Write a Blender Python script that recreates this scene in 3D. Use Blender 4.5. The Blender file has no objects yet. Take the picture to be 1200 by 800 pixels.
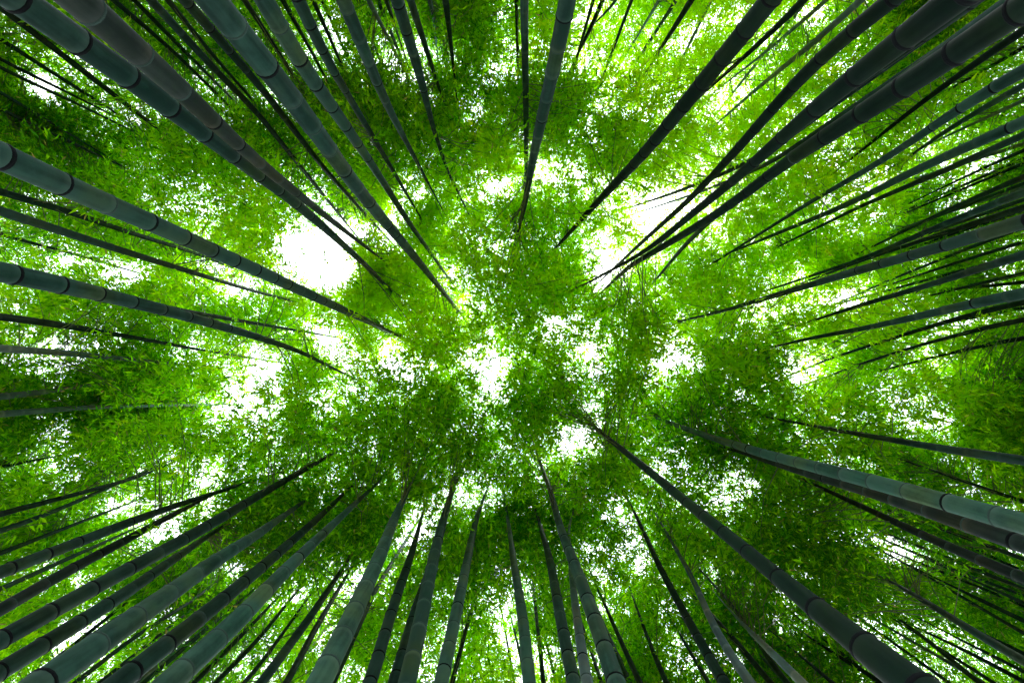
import bpy, math
import numpy as np
from mathutils import Vector, Matrix

S = bpy.context.scene
COL = S.collection
rng = np.random.default_rng(7)

# ------------------------------------------------------------------ camera
W, H = 1200.0, 800.0                       # the photograph's frame, in which things were measured
LENS = 16.0
F = W * LENS / 36.0
EYE = np.array((0.0, 0.0, 1.4))
ZEN = (590.0, 430.0)                       # where the zenith sits in the frame
v = Vector(((ZEN[0] - 600) / F, -(ZEN[1] - 400) / F, -1.0)).normalized()
M0 = Matrix(((1, 0, 0), (0, -1, 0), (0, 0, -1)))
M = ((M0 @ v).rotation_difference(Vector((0, 0, 1)))).to_matrix() @ M0
MN = np.array(M)
cd = bpy.data.cameras.new('camera')
cd.lens = LENS; cd.sensor_width = 36; cd.sensor_fit = 'HORIZONTAL'
cd.clip_start = 0.05; cd.clip_end = 2000
cam = bpy.data.objects.new('camera', cd); COL.objects.link(cam)
cam.matrix_world = Matrix.Translation(Vector(EYE)) @ M.to_4x4()
S.camera = cam

# ------------------------------------------------------------------ sky, sun, exposure
SUN_EL, SUN_AZ = math.radians(58), math.radians(-38)      # azimuth measured in world X/Y
SUN_DIR = Vector((math.cos(SUN_EL) * math.cos(SUN_AZ), math.cos(SUN_EL) * math.sin(SUN_AZ), math.sin(SUN_EL)))
w = bpy.data.worlds.new('World'); S.world = w; w.use_nodes = True
nt = w.node_tree; nt.nodes.clear()
out = nt.nodes.new('ShaderNodeOutputWorld'); bg = nt.nodes.new('ShaderNodeBackground')
sky = nt.nodes.new('ShaderNodeTexSky'); sky.sky_type = 'NISHITA'; sky.sun_disc = False
sky.sun_elevation = SUN_EL; sky.sun_rotation = math.pi / 2 - SUN_AZ
sky.dust_density = 3.0; sky.air_density = 1.0
mix = nt.nodes.new('ShaderNodeMix'); mix.data_type = 'RGBA'
mix.inputs['Factor'].default_value = 0.8                  # a high bright veil of white cloud
mix.inputs['B'].default_value = (14.5, 15.0, 15.6, 1)
nt.links.new(sky.outputs['Color'], mix.inputs['A'])
nt.links.new(mix.outputs['Result'], bg.inputs['Color'])
bg.inputs['Strength'].default_value = 0.13
nt.links.new(bg.outputs['Background'], out.inputs['Surface'])
sl = bpy.data.lights.new('sun', 'SUN'); sl.energy = 1.5; sl.angle = math.radians(14); sl.color = (1, .96, .88)
so = bpy.data.objects.new('sun', sl); COL.objects.link(so)
so.rotation_euler = SUN_DIR.to_track_quat('Z', 'Y').to_euler()
S.view_settings.view_transform = 'Standard'; S.view_settings.look = 'None'
S.view_settings.gamma = 1.0; S.view_settings.use_curve_mapping = False
S.view_settings.exposure = 2.0
S.render.engine = 'CYCLES'
S.cycles.max_bounces = 6; S.cycles.diffuse_bounces = 5; S.cycles.glossy_bounces = 2
S.cycles.use_denoising = True
S.cycles.use_adaptive_sampling = True; S.cycles.adaptive_threshold = .03


# ------------------------------------------------------------------ materials
def new_mat(name):
    m = bpy.data.materials.new(name); m.use_nodes = True
    t = m.node_tree; t.nodes.clear()
    return m, t, t.nodes.new('ShaderNodeOutputMaterial')


def node(t, kind, **kw):
    n = t.nodes.new(kind)
    for k, val in kw.items(): setattr(n, k, val)
    return n


def ramp(t, stops):
    n = t.nodes.new('ShaderNodeValToRGB'); e = n.color_ramp.elements
    while len(e) < len(stops): e.new(0.5)
    for el, (p, c) in zip(e, stops): el.position = p; el.color = (*c, 1)
    return n


def leaf_material():
    m, t, o = new_mat('bamboo_leaf')
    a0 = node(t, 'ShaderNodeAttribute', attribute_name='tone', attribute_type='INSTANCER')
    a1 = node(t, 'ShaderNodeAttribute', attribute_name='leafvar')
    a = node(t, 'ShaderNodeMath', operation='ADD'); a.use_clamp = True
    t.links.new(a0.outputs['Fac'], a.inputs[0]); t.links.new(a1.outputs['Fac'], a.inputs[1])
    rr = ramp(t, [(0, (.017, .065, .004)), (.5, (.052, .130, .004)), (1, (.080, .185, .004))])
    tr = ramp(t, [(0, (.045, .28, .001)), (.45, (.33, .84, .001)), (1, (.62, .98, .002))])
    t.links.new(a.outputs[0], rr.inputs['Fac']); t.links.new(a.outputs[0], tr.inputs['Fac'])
    dead = node(t, 'ShaderNodeAttribute', attribute_name='straw')
    rs = node(t, 'ShaderNodeMix', data_type='RGBA'); rs.inputs['B'].default_value = (.24, .17, .06, 1)
    ts = node(t, 'ShaderNodeMix', data_type='RGBA'); ts.inputs['B'].default_value = (.50, .36, .10, 1)
    for mm, src in ((rs, rr), (ts, tr)):
        t.links.new(dead.outputs['Fac'], mm.inputs['Factor']); t.links.new(src.outputs['Color'], mm.inputs['A'])
    d = node(t, 'ShaderNodeBsdfDiffuse'); tl = node(t, 'ShaderNodeBsdfTranslucent')
    t.links.new(rs.outputs['Result'], d.inputs['Color']); t.links.new(ts.outputs['Result'], tl.inputs['Color'])
    mx = node(t, 'ShaderNodeMixShader'); mx.inputs[0].default_value = .74
    t.links.new(d.outputs[0], mx.inputs[1]); t.links.new(tl.outputs[0], mx.inputs[2])
    g = node(t, 'ShaderNodeBsdfGlossy'); g.inputs['Roughness'].default_value = .45
    g.inputs['Color'].default_value = (.8, .95, .7, 1)
    m2 = node(t, 'ShaderNodeMixShader'); m2.inputs[0].default_value = .007
    t.links.new(mx.outputs[0], m2.inputs[1]); t.links.new(g.outputs[0], m2.inputs[2])
    t.links.new(m2.outputs[0], o.inputs['Surface'])
    return m


def culm_material(name, dark, light, bloom):
    m, t, o = new_mat(name)
    p = node(t, 'ShaderNodeBsdfPrincipled')
    p.inputs['Roughness'].default_value = .6
    hs = node(t, 'ShaderNodeMix', data_type='RGBA', blend_type='MULTIPLY'); hs.inputs['Factor'].default_value = 1
    p.inputs['Specular IOR Level'].default_value = .04
    tc = node(t, 'ShaderNodeTexCoord')
    mp = node(t, 'ShaderNodeMapping'); mp.inputs['Scale'].default_value = (28, 28, 1.6)
    t.links.new(tc.outputs['Object'], mp.inputs['Vector'])
    n1 = node(t, 'ShaderNodeTexNoise'); n1.inputs['Scale'].default_value = 1; n1.inputs['Detail'].default_value = 5
    t.links.new(mp.outputs[0], n1.inputs['Vector'])
    oi = node(t, 'ShaderNodeObjectInfo')
    ad = node(t, 'ShaderNodeMath', operation='MULTIPLY_ADD'); ad.inputs[1].default_value = .5; ad.inputs[2].default_value = -.25
    t.links.new(oi.outputs['Random'], ad.inputs[0])
    su = node(t, 'ShaderNodeMath', operation='ADD'); su.use_clamp = True
    aj = node(t, 'ShaderNodeAttribute', attribute_name='joint')
    n3 = node(t, 'ShaderNodeTexNoise'); n3.inputs['Scale'].default_value = 5.5; n3.inputs['Detail'].default_value = 7; n3.inputs['Roughness'].default_value = .7
    t.links.new(tc.outputs['Object'], n3.inputs['Vector'])
    s1 = node(t, 'ShaderNodeMath', operation='MULTIPLY_ADD'); s1.inputs[1].default_value = .35; s1.inputs[2].default_value = -.175
    t.links.new(aj.outputs['Fac'], s1.inputs[0])
    s2 = node(t, 'ShaderNodeMath', operation='MULTIPLY_ADD'); s2.inputs[1].default_value = 1.1; s2.inputs[2].default_value = -.55
    t.links.new(n3.outputs['Fac'], s2.inputs[0])
    s3 = node(t, 'ShaderNodeMath', operation='ADD'); t.links.new(s1.outputs[0], s3.inputs[0]); t.links.new(s2.outputs[0], s3.inputs[1])
    s4 = node(t, 'ShaderNodeMath', operation='ADD'); t.links.new(s3.outputs[0], s4.inputs[0]); t.links.new(ad.outputs[0], s4.inputs[1])
    t.links.new(n1.outputs['Fac'], su.inputs[0]); t.links.new(s4.outputs[0], su.inputs[1])
    cr = ramp(t, [(.25, dark), (.75, light)])
    t.links.new(su.outputs[0], cr.inputs['Fac'])
    a = node(t, 'ShaderNodeAttribute', attribute_name='bloom')        # pale wax under each node
    mb = node(t, 'ShaderNodeMix', data_type='RGBA'); mb.inputs['B'].default_value = (*bloom, 1)
    ml = node(t, 'ShaderNodeMath', operation='MULTIPLY')
    n2 = node(t, 'ShaderNodeTexNoise'); n2.inputs['Scale'].default_value = 9; n2.inputs['Detail'].default_value = 4
    t.links.new(tc.outputs['Object'], n2.inputs['Vector'])
    t.links.new(a.outputs['Fac'], ml.inputs[0]); t.links.new(n2.outputs['Fac'], ml.inputs[1])
    t.links.new(ml.outputs[0], mb.inputs['Factor']); t.links.new(cr.outputs['Color'], mb.inputs['A'])
    n4 = node(t, 'ShaderNodeTexNoise'); n4.inputs['Scale'].default_value = 1.7; n4.inputs['Detail'].default_value = 3
    t.links.new(tc.outputs['Object'], n4.inputs['Vector'])
    hr = ramp(t, [(.36, (.80, .98, .98)), (.5, (1, 1, 1)), (.66, (1.55, 1.18, .78))])
    t.links.new(n4.outputs['Fac'], hr.inputs['Fac']); t.links.new(hr.outputs['Color'], hs.inputs['B'])
    t.links.new(mb.outputs['Result'], hs.inputs['A']); t.links.new(hs.outputs['Result'], p.inputs['Base Color'])
    bp = node(t, 'ShaderNodeBump'); bp.inputs['Strength'].default_value = .15; bp.inputs['Distance'].default_value = .01
    t.links.new(n1.outputs['Fac'], bp.inputs['Height']); t.links.new(bp.outputs[0], p.inputs['Normal'])
    t.links.new(p.outputs[0], o.inputs['Surface'])
    return m


def plain_material(name, c1, c2, scale, rough):
    m, t, o = new_mat(name)
    p = node(t, 'ShaderNodeBsdfPrincipled'); p.inputs['Roughness'].default_value = rough; p.inputs['Specular IOR Level'].default_value = .05
    tc = node(t, 'ShaderNodeTexCoord'); n = node(t, 'ShaderNodeTexNoise')
    n.inputs['Scale'].default_value = scale; n.inputs['Detail'].default_value = 6
    t.links.new(tc.outputs['Object'], n.inputs['Vector'])
    cr = ramp(t, [(.3, c1), (.7, c2)]); t.links.new(n.outputs['Fac'], cr.inputs['Fac'])
    t.links.new(cr.outputs['Color'], p.inputs['Base Color']); t.links.new(p.outputs[0], o.inputs['Surface'])
    return m


LEAF = leaf_material()
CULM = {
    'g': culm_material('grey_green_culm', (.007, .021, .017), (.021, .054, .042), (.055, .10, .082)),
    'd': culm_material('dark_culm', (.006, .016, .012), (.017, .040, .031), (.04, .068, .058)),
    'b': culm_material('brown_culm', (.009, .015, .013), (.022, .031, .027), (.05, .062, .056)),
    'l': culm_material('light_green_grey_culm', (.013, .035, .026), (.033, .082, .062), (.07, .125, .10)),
    'k': culm_material('shaded_culm', (.002, .007, .005), (.006, .016, .011), (.014, .024, .020)),  # shade around these culms is put into a near-black base colour
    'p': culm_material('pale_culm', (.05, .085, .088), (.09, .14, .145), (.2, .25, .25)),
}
RING = plain_material('node_scar', (.002, .003, .004), (.007, .009, .010), 30, .8)
PALE_RING = plain_material('pale_node_ridge', (.018, .036, .031), (.045, .075, .064), 30, .8)
TWIG = plain_material('twig', (.07, .11, .05), (.13, .17, .08), 30, .6)
SOIL = plain_material('leaf_litter', (.06, .045, .028), (.17, .125, .075), 3, .95)


# ------------------------------------------------------------------ mesh helpers
def mesh_from(name, verts, faces_flat, nside, mat, attrs=None, smooth=True):
    """faces_flat: (n, nside) int array"""
    me = bpy.data.meshes.new(name)
    verts = np.ascontiguousarray(verts, dtype=np.float32); fc = np.ascontiguousarray(faces_flat, dtype=np.int32)
    n = len(fc)
    me.vertices.add(len(verts)); me.vertices.foreach_set('co', verts.ravel())
    me.loops.add(n * nside); me.loops.foreach_set('vertex_index', fc.ravel())
    me.polygons.add(n); me.polygons.foreach_set('loop_start', np.arange(0, n * nside, nside, dtype=np.int32))
    if smooth: me.polygons.foreach_set('use_smooth', np.ones(n, dtype=bool))
    for an, (dom, val) in (attrs or {}).items():
        at = me.attributes.new(an, 'FLOAT', dom); at.data.foreach_set('value', np.ascontiguousarray(val, dtype=np.float32))
    me.update(calc_edges=True)
    me.materials.append(mat)
    return me


def put(name, me, parent=None, loc=None):
    o = bpy.data.objects.new(name, me); COL.objects.link(o)
    if parent is not None: o.parent = parent
    if loc is not None: o.location = loc
    return o


# ------------------------------------------------------------------ ground
g = 48
xs = np.concatenate([-np.geomspace(400, 1, g // 2), np.geomspace(1, 400, g // 2)])
gx, gy = np.meshgrid(xs, xs)
gz = .05 * np.sin(gx * .9) * np.cos(gy * .7) - .05
gv = np.stack([gx, gy, gz], -1).reshape(-1, 3)
i = np.arange((g - 1) * (g - 1)); r_, c_ = i // (g - 1), i % (g - 1)
gf = np.stack([r_ * g + c_, r_ * g + c_ + 1, (r_ + 1) * g + c_ + 1, (r_ + 1) * g + c_], -1)
ground = put('ground', mesh_from('ground', gv, gf, 4, SOIL)); ground['kind'] = 'structure'


# ------------------------------------------------------------------ measuring helpers
def pix_dir(x, y):
    """horizontal offset per metre of height above the eye, along the ray through a point of the photograph"""
    d = np.stack([(np.asarray(x, float) - 600) / F, -(np.asarray(y, float) - 400) / F, -np.ones_like(np.asarray(x, float))], -1) @ MN.T
    return d[..., :2] / d[..., 2:3], d[..., 2]


def to_pix(P):
    q = (P - EYE) @ MN
    return 600 + F * q[..., 0] / -q[..., 2], 400 - F * q[..., 1] / -q[..., 2]


# ------------------------------------------------------------------ the culms seen in the photograph
# (tone, [(x, y, width) from the outer end inwards], label)
CULMS = [
 # --- ten to eleven o'clock
 ('g', [(32,8,37),(100,54,32),(195,120,26),(275,187,17),(310,208,15),(375,262,10),(430,312,6),(462,345,3)], 'thick grey bamboo with four dark node rings, lower of the twin pair at ten o\'clock'),
 ('b', [(70,-18,42),(108,15,38),(175,70,30),(250,142,20),(287,178,15),(375,248,8),(440,298,3)], 'thick brownish bamboo lying just above the four ringed grey one at ten o\'clock'),
 ('d', [(0,8,9),(110,93,7),(190,155,4)], 'slim dark bamboo crossing the top of the sky gap at ten o\'clock'),
 ('d', [(0,46,6),(110,116,4)], 'thin dark bamboo cutting through the small sky gap at ten o\'clock'),
 ('g', [(0,108,5),(70,150,3)], 'short thin bamboo just under the small sky gap at ten o\'clock'),
 ('g', [(-12,176,34),(37,205,30),(107,230,25),(160,253,22),(240,290,18),(300,316,15),(400,362,9),(470,395,3)], 'thick dark ringed grey bamboo sweeping in from half past nine under the big sky gap'),
 ('g', [(0,225,9),(75,246,8),(150,272,6),(225,295,4),(282,318,2)], 'slim bamboo running close under the thick sweeping one at half past nine'),
 ('d', [(0,247,12),(75,272,10),(150,296,8),(225,319,6),(297,341,4),(345,353,2)], 'dark slim bamboo crossing broken sky, midway between the two thick ones at nine o\'clock'),
 ('d', [(0,275,4),(85,297,3),(170,322,2)], 'hair thin bamboo against broken sky above the thick one at nine o\'clock'),
 ('g', [(-10,316,25),(82,336,20),(132,348,16),(200,365,13),(300,394,8),(350,411,5),(412,442,2)], 'thick grey bamboo with a black node ring at nine o\'clock, bending down at its tip'),
 ('d', [(60,326,9),(196,361,6),(300,379,4),(400,396,2)], 'slim bamboo splitting off upward from the thick black ringed one at nine o\'clock'),
 ('d', [(0,371,9),(62,379,8),(150,394,5),(240,411,3),(318,423,2)], 'dark slim bamboo below the thick black ringed one at nine o\'clock'),
 ('p', [(0,408,9),(84,414,7),(182,424,4)], 'pale slim bamboo lying level over dark leaves at nine o\'clock, topmost of three'),
 ('p', [(0,465,8),(60,458,6),(120,449,3)], 'pale slim bamboo over the darkest leaves at nine o\'clock, middle of three'),
 ('p', [(0,485,8),(100,477,5),(253,474,2)], 'pale slim bamboo over speckled dark leaves at nine o\'clock, lowest of three'),
 ('d', [(0,547,4),(62,535,2)], 'hair thin bamboo half sunk in green leaves at half past eight'),
 # --- seven to eight o'clock
 ('d', [(0,602,7),(85,580,5),(162,559,4),(190,547,2)], 'dark slim bamboo, upper of the close pair at half past eight'),
 ('g', [(0,622,7),(62,600,5),(120,574,4),(178,549,2)], 'slim grey bamboo, lower of the close pair at half past eight'),
 ('d', [(0,670,15),(87,637,12),(150,612,10),(200,594,7),(300,562,3)], 'dark bamboo skirting the upper rim of the sky gap at eight o\'clock'),
 ('b', [(0,716,14),(67,674,12),(125,645,10),(190,609,7),(240,584,3)], 'brownish dark bamboo running through the sky gap at eight o\'clock'),
 ('d', [(0,750,21),(75,707,18),(150,667,16),(225,627,13),(300,582,9),(362,547,6),(395,529,2)], 'stout dark bamboo along the lower rim of the sky gap at eight o\'clock'),
 ('d', [(0,787,21),(75,740,18),(140,700,14),(200,657,10),(258,618,4)], 'dark tapering bamboo just below the stout one rimming the eight o\'clock gap'),
 ('g', [(40,808,34),(100,762,29),(175,714,23),(237,666,17),(300,627,11),(352,590,4)], 'thickest lighter grey bamboo at half past seven, slim dark stem on its upper side'),
 ('d', [(60,778,7),(110,742,6),(207,680,5),(250,650,3)], 'slim dark stem hugging the upper side of the thickest grey bamboo at half past seven'),
 ('d', [(88,800,6),(155,747,5),(225,704,4),(290,652,2)], 'thin dark bamboo just beneath the thickest grey one at half past seven'),
 ('d', [(135,802,24),(212,742,19),(300,670,13),(375,605,7),(408,573,3)], 'dark bamboo between the two widest grey ones at half past seven'),
 ('l', [(190,806,28),(250,756,24),(300,704,19),(350,652,13),(405,600,7),(442,566,3)], 'broad grey bamboo at seven o\'clock, its shaft faintly double lined'),
 ('d', [(252,800,6),(300,752,5),(342,700,3)], 'thin dark bamboo at half past six, first of four slim stems beside the broad one'),
 ('d', [(280,806,6),(300,785,5),(352,713,3)], 'thin dark bamboo, second of four slim stems at half past six'),
 ('d', [(303,804,12),(362,725,9),(407,657,4)], 'slim dark bamboo, third and widest of four slim stems at half past six'),
 ('d', [(335,802,8),(370,735,7),(410,668,3)], 'slim dark bamboo, fourth of four stems at half past six, next to pale sky gap'),
 # --- six o'clock
 ('l', [(372,806,28),(415,717,21),(445,652,15),(462,607,10),(481,568,4)], 'broad grey bamboo at half past six with a pale sky gap along its upper side'),
 ('d', [(395,790,7),(440,690,6),(487,615,3)], 'thin dark bamboo clinging to the broad grey one at half past six, lower side'),
 ('d', [(433,804,16),(460,712,12),(482,650,8),(493,610,4)], 'dark bamboo standing between the broad grey one and the close pair at six o\'clock'),
 ('d', [(461,804,15),(485,720,12),(506,655,5)], 'dark half of the close pair at six o\'clock'),
 ('l', [(477,804,21),(497,707,17),(510,645,13),(522,600,8),(538,548,3)], 'lighter grey half of the close pair at six o\'clock, reaching highest'),
 ('l', [(516,804,17),(537,707,13),(550,645,9),(558,607,6),(567,583,3)], 'grey bamboo just beside the close pair at six o\'clock, narrower and alone'),
 ('d', [(529,802,6),(551,718,4)], 'thin dark bamboo stem behind the lone grey one at six o\'clock'),
 ('l', [(621,806,16),(612,717,12),(602,660,8),(597,620,5),(591,585,2)], 'upright grey bamboo at six o\'clock with bright sky on both sides near the bottom'),
 ('d', [(637,802,6),(627,707,4),(624,680,2)], 'thin dark bamboo in the bright gap next to the upright grey one at six o\'clock'),
 ('d', [(613,780,4),(600,728,2)], 'hair thin slanting stem against bright sky by the upright grey bamboo'),
 ('l', [(673,804,16),(657,725,13),(645,657,9),(632,612,4)], 'grey bamboo at half past five, first of the three that meet near the bottom'),
 ('p', [(688,804,14),(677,730,10),(670,675,7),(667,637,4),(666,618,3),(670,602,2.6),(677,587,2)], 'pale bamboo ending in a bare whitish curved tip, between two grey ones'),
 ('l', [(724,806,22),(697,725,17),(675,665,13),(657,620,9),(645,575,6),(632,538,3)], 'tall grey bamboo with one black node ring at half past five'),
 ('d', [(751,802,7),(725,745,5),(703,695,3)], 'thin dark bamboo, outer of two thin stems beside the tall black ringed one'),
 ('d', [(740,804,6),(715,748,4),(698,708,2)], 'thin dark bamboo, inner of two thin stems beside the tall black ringed one'),
 ('d', [(772,780,6),(757,742,4),(742,700,2)], 'short thin dark bamboo sunk in dark leaves at half past five'),
 ('d', [(852,806,14),(810,733,10),(775,668,7),(747,607,4),(733,580,2)], 'slim dark bamboo bordering the tall narrow sky gap at five o\'clock'),
 ('p', [(882,804,12),(840,743,9),(812,677,6),(780,622,3)], 'pale grey bamboo at five o\'clock next to bright slits of sky'),
 ('d', [(900,796,7),(862,750,6),(820,705,3)], 'thin dark bamboo between bright slits of sky at five o\'clock'),
 ('d', [(905,778,6),(857,707,4),(812,658,2)], 'thin dark bamboo over dark leaves at five o\'clock, above the bright slits'),
 # --- four o'clock
 ('k', [(1100,826,46),(1062,797,41),(1010,755,33),(955,713,25),(900,665,18),(815,597,12),(755,547,9),(707,509,5),(686,490,3)], 'very thick dark bluish bamboo shooting out towards the corner at four o\'clock'),
 ('l', [(1200,613,25),(1108,588,21),(1016,562,17),(900,533,11),(817,507,7),(760,486,3)], 'broad light grey bamboo at half past three, upper of the wide pair'),
 ('b', [(1200,638,21),(1125,611,18),(1053,586,15),(935,551,9),(850,524,3)], 'dark brownish bamboo at half past three, lower of the wide pair'),
 ('d', [(1200,539,12),(1125,529,10),(1050,516,7),(970,502,4),(890,487,2)], 'dark bamboo under the long sky gap at half past three'),
 ('b', [(1200,677,14),(1110,640,11),(1025,600,7),(940,561,3)], 'dull dark bamboo just below the wide pair at half past three'),
 ('d', [(1200,588,5),(1125,562,4),(1050,536,2)], 'thin dark bamboo over dark leaves just above the wide pair at half past three'),
 ('d', [(1200,775,11),(1150,745,9),(1087,706,7),(1045,681,3)], 'slim dark bamboo, widest of the thin ones crossing bright sky slits at four o\'clock'),
 ('d', [(1140,795,6),(1090,751,5),(1038,714,2)], 'thin dark bamboo leading down into the corner beside the very thick bluish one'),
 ('d', [(1200,798,6),(1150,771,5),(1075,735,2)], 'thin dark bamboo under the brightest slit of sky at four o\'clock'),
 ('d', [(1200,727,6),(1150,703,5),(1105,681,2)], 'thin dark bamboo over mottled leaves above the bright slits at four o\'clock'),
 ('d', [(1200,706,5),(1135,677,2)], 'short thin dark bamboo below the dull dark one at half past three'),
 ('d', [(1200,742,5),(1075,668,3),(1008,631,2)], 'long hair thin bamboo running over bright green leaves at four o\'clock'),
 ('d', [(1200,697,4),(1115,667,3),(1035,632,2)], 'long hair thin bamboo following the dull dark one at half past three'),
 ('d', [(1042,803,6),(1000,780,5),(938,739,2)], 'thin dark bamboo on the lower side of the very thick bluish one'),
 ('p', [(944,803,11),(900,760,8),(862,722,3)], 'pale bluish bamboo stub at the bottom at half past four'),
 # --- one to two o'clock
 ('k', [(1160,-32,46),(1104,10,36),(1016,78,26),(935,143,18),(875,200,12),(815,247,9),(780,277,7),(747,300,5),(680,336,2)], 'very thick blackish bamboo at half past one, uppermost of the crossing bundle'),
 ('k', [(1200,8,38),(1150,38,34),(1055,108,27),(962,161,19),(900,206,13),(850,245,11),(775,290,9),(740,310,6),(703,344,2)], 'very thick blackish bamboo at half past one, lowest of the crossing bundle'),
 ('k', [(1150,-10,26),(1095,30,21),(1035,74,17),(989,106,13),(930,152,8),(880,190,6),(800,262,3)], 'grey edged bamboo wedged between the two very thick blackish ones'),
 ('k', [(1052,-2,23),(1000,32,19),(950,77,16),(900,134,13),(855,185,10),(810,232,7),(762,275,5),(700,332,2)], 'dark straight bamboo just above the very thick blackish pair at one o\'clock'),
 ('k', [(906,-4,26),(860,52,23),(817,105,19),(755,180,13),(700,237,8),(650,292,3)], 'stout dark bamboo at one o\'clock standing apart from the bundle'),
 ('k', [(945,-2,10),(900,42,7),(817,116,3)], 'slim dark bamboo running beside the stout one at one o\'clock'),
 ('p', [(1012,-2,9),(942,60,7),(895,97,5),(832,152,2)], 'pale teal bamboo over bright leaves at one o\'clock'),
 ('p', [(972,-2,6),(905,55,4),(850,98,2)], 'thin pale bamboo between the pale teal one and the slim dark one'),
 ('d', [(900,178,7),(850,203,5),(790,226,4),(742,242,2)], 'thin dark stem branching level across the white gap at two o\'clock, upper one'),
 ('d', [(905,190,6),(850,214,4),(800,232,3),(757,246,2)], 'thin dark stem branching level across the white gap at two o\'clock, lower one'),
 ('d', [(880,222,9),(835,255,7),(800,290,5),(764,333,2)], 'short dark stem peeling off below the crossing bundle over yellow leaves'),
 ('d', [(812,-2,8),(782,45,5),(765,72,2)], 'slim dark bamboo over lime leaves at half past twelve'),
 ('p', [(774,-2,4),(735,62,2)], 'hair thin whitish stem over lime leaves at half past twelve'),
 ('d', [(708,-2,6),(690,38,5),(673,72,2)], 'thin dark bamboo in the white gap at half past twelve, longer of two'),
 ('d', [(726,0,4),(695,28,2)], 'thin dark bamboo in the white gap at half past twelve, shorter of two'),
 ('g', [(666,-4,22),(650,75,18),(632,150,13),(622,200,9),(615,240,6),(606,277,3)], 'stout grey bamboo descending at twelve o\'clock into the central white gap'),
 ('g', [(614,-4,11),(616,100,8),(617,200,5),(613,232,3)], 'slim straight bamboo beside the stout grey one at twelve o\'clock'),
 ('d', [(605,-2,5),(607,85,3)], 'hair thin dark bamboo just outside the slim straight one at twelve o\'clock'),
 # --- eleven o'clock
 ('g', [(522,-2,9),(527,40,6),(534,102,2)], 'slim short bamboo crossing the speckled gap at half past eleven'),
 ('g', [(464,-4,16),(482,55,13),(497,105,9),(505,142,6),(525,202,3),(548,248,2)], 'long tapering bamboo at half past eleven with a thread like tip'),
 ('d', [(480,-2,10),(497,50,7),(518,114,3)], 'dark slim bamboo hugging the long tapering one at half past eleven'),
 ('g', [(401,-4,18),(425,55,15),(447,110,11),(470,155,7),(508,226,2)], 'grey bamboo with a lit edge at eleven o\'clock between two white speckles'),
 ('p', [(430,-2,7),(457,48,3)], 'pale teal slim bamboo by the speckled gap at eleven o\'clock'),
 ('g', [(452,-2,6),(464,34,3)], 'short thin bamboo alongside the long tapering one at half past eleven'),
 ('d', [(349,-4,17),(375,57,13),(405,107,9),(460,199,5),(494,257,2)], 'dark bamboo at eleven o\'clock ending beside a small white gap'),
 ('d', [(366,-2,6),(400,75,3)], 'thin dark bamboo above the dark one at eleven o\'clock'),
 ('g', [(304,-12,24),(350,73,20),(395,133,15),(440,199,9),(480,262,6),(533,336,2)], 'stout grey bamboo with one black node at eleven o\'clock'),
 ('g', [(240,-10,36),(310,75,29),(355,131,24),(402,199,18),(440,247,14),(487,302,9),(542,370,3)], 'thick pale ringed bamboo reaching deepest towards the middle at half past ten'),
 ('d', [(213,-4,14),(300,95,9),(380,198,6),(464,290,2)], 'slim dark bamboo tight along the thick pale ringed one'),
 ('d', [(175,-2,11),(250,80,8),(300,130,7),(355,199,5),(420,279,2)], 'slim dark bamboo between the brownish one and the thick pale ringed one'),
 ('d', [(130,-2,7),(200,57,5),(262,118,3)], 'thin dark bamboo over green leaves close above the brownish one at ten o\'clock'),
 # --- two to three o'clock, the fan of thin stems
 ('k', [(1200,35,11),(1125,87,8),(1075,124,6),(1000,184,3)], 'pale teal bamboo at two o\'clock, first below the blackish bundle'),
 ('g', [(1200,56,6),(1100,112,3)], 'thin bamboo just under the pale teal one at two o\'clock'),
 ('g', [(1200,83,17),(1150,108,14),(1090,152,10),(1015,200,7),(957,232,5),(830,312,2)], 'stout grey bamboo with a dark node at two o\'clock'),
 ('g', [(1200,99,10),(1112,151,6),(1062,186,3)], 'slim grey bamboo next below the stout dark noded one at two o\'clock'),
 ('g', [(1200,143,15),(1075,198,10),(1000,237,7),(900,278,4),(840,302,2)], 'stout bamboo above the white slit at two o\'clock, upper of a pair'),
 ('d', [(1200,158,10),(1107,200,8),(1012,240,5),(900,295,2)], 'dark bamboo above the white slit at two o\'clock, lower of a pair'),
 ('d', [(1200,176,5),(1150,198,4),(1100,222,2)], 'thin dark bamboo in the white slit at half past two, upper of two'),
 ('d', [(1200,191,5),(1165,206,4),(1060,250,2)], 'thin dark bamboo under the white slit at half past two, lower of two'),
 ('d', [(1200,207,8),(1112,245,5),(1000,300,2)], 'slim dark bamboo, topmost in the fan of stems at half past two'),
 ('g', [(1200,225,11),(1100,265,7),(1020,300,5),(900,340,2)], 'slim grey bamboo, second in the fan of stems at half past two'),
 ('d', [(1200,243,9),(1125,267,7),(1025,300,4),(930,335,2)], 'slim dark bamboo, third in the fan of stems at half past two'),
 ('d', [(1200,259,19),(1112,287,14),(1012,315,10),(955,332,8),(845,365,4),(790,378,2)], 'widest dark bamboo in the fan of stems at half past two, long tip'),
 ('d', [(1200,266,6),(1162,280,5),(1050,325,3),(970,360,2)], 'thin dark bamboo right beneath the widest one in the half past two fan'),
 ('d', [(1200,297,12),(1112,327,8),(1000,360,5),(945,378,2)], 'dark slim bamboo alone over green leaves below the half past two fan'),
 ('g', [(1200,343,15),(1120,360,11),(1037,380,7),(945,397,4),(900,408,2)], 'light grey bamboo at three o\'clock, widest of the last four'),
 ('d', [(1200,353,8),(1125,372,6),(1040,398,4),(967,422,3),(920,442,2)], 'dark slim bamboo directly under the light grey one at three o\'clock'),
 ('d', [(1200,373,7),(1092,400,4),(1005,427,3),(965,443,2)], 'thin dark bamboo at three o\'clock, second below the light grey one'),
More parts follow.
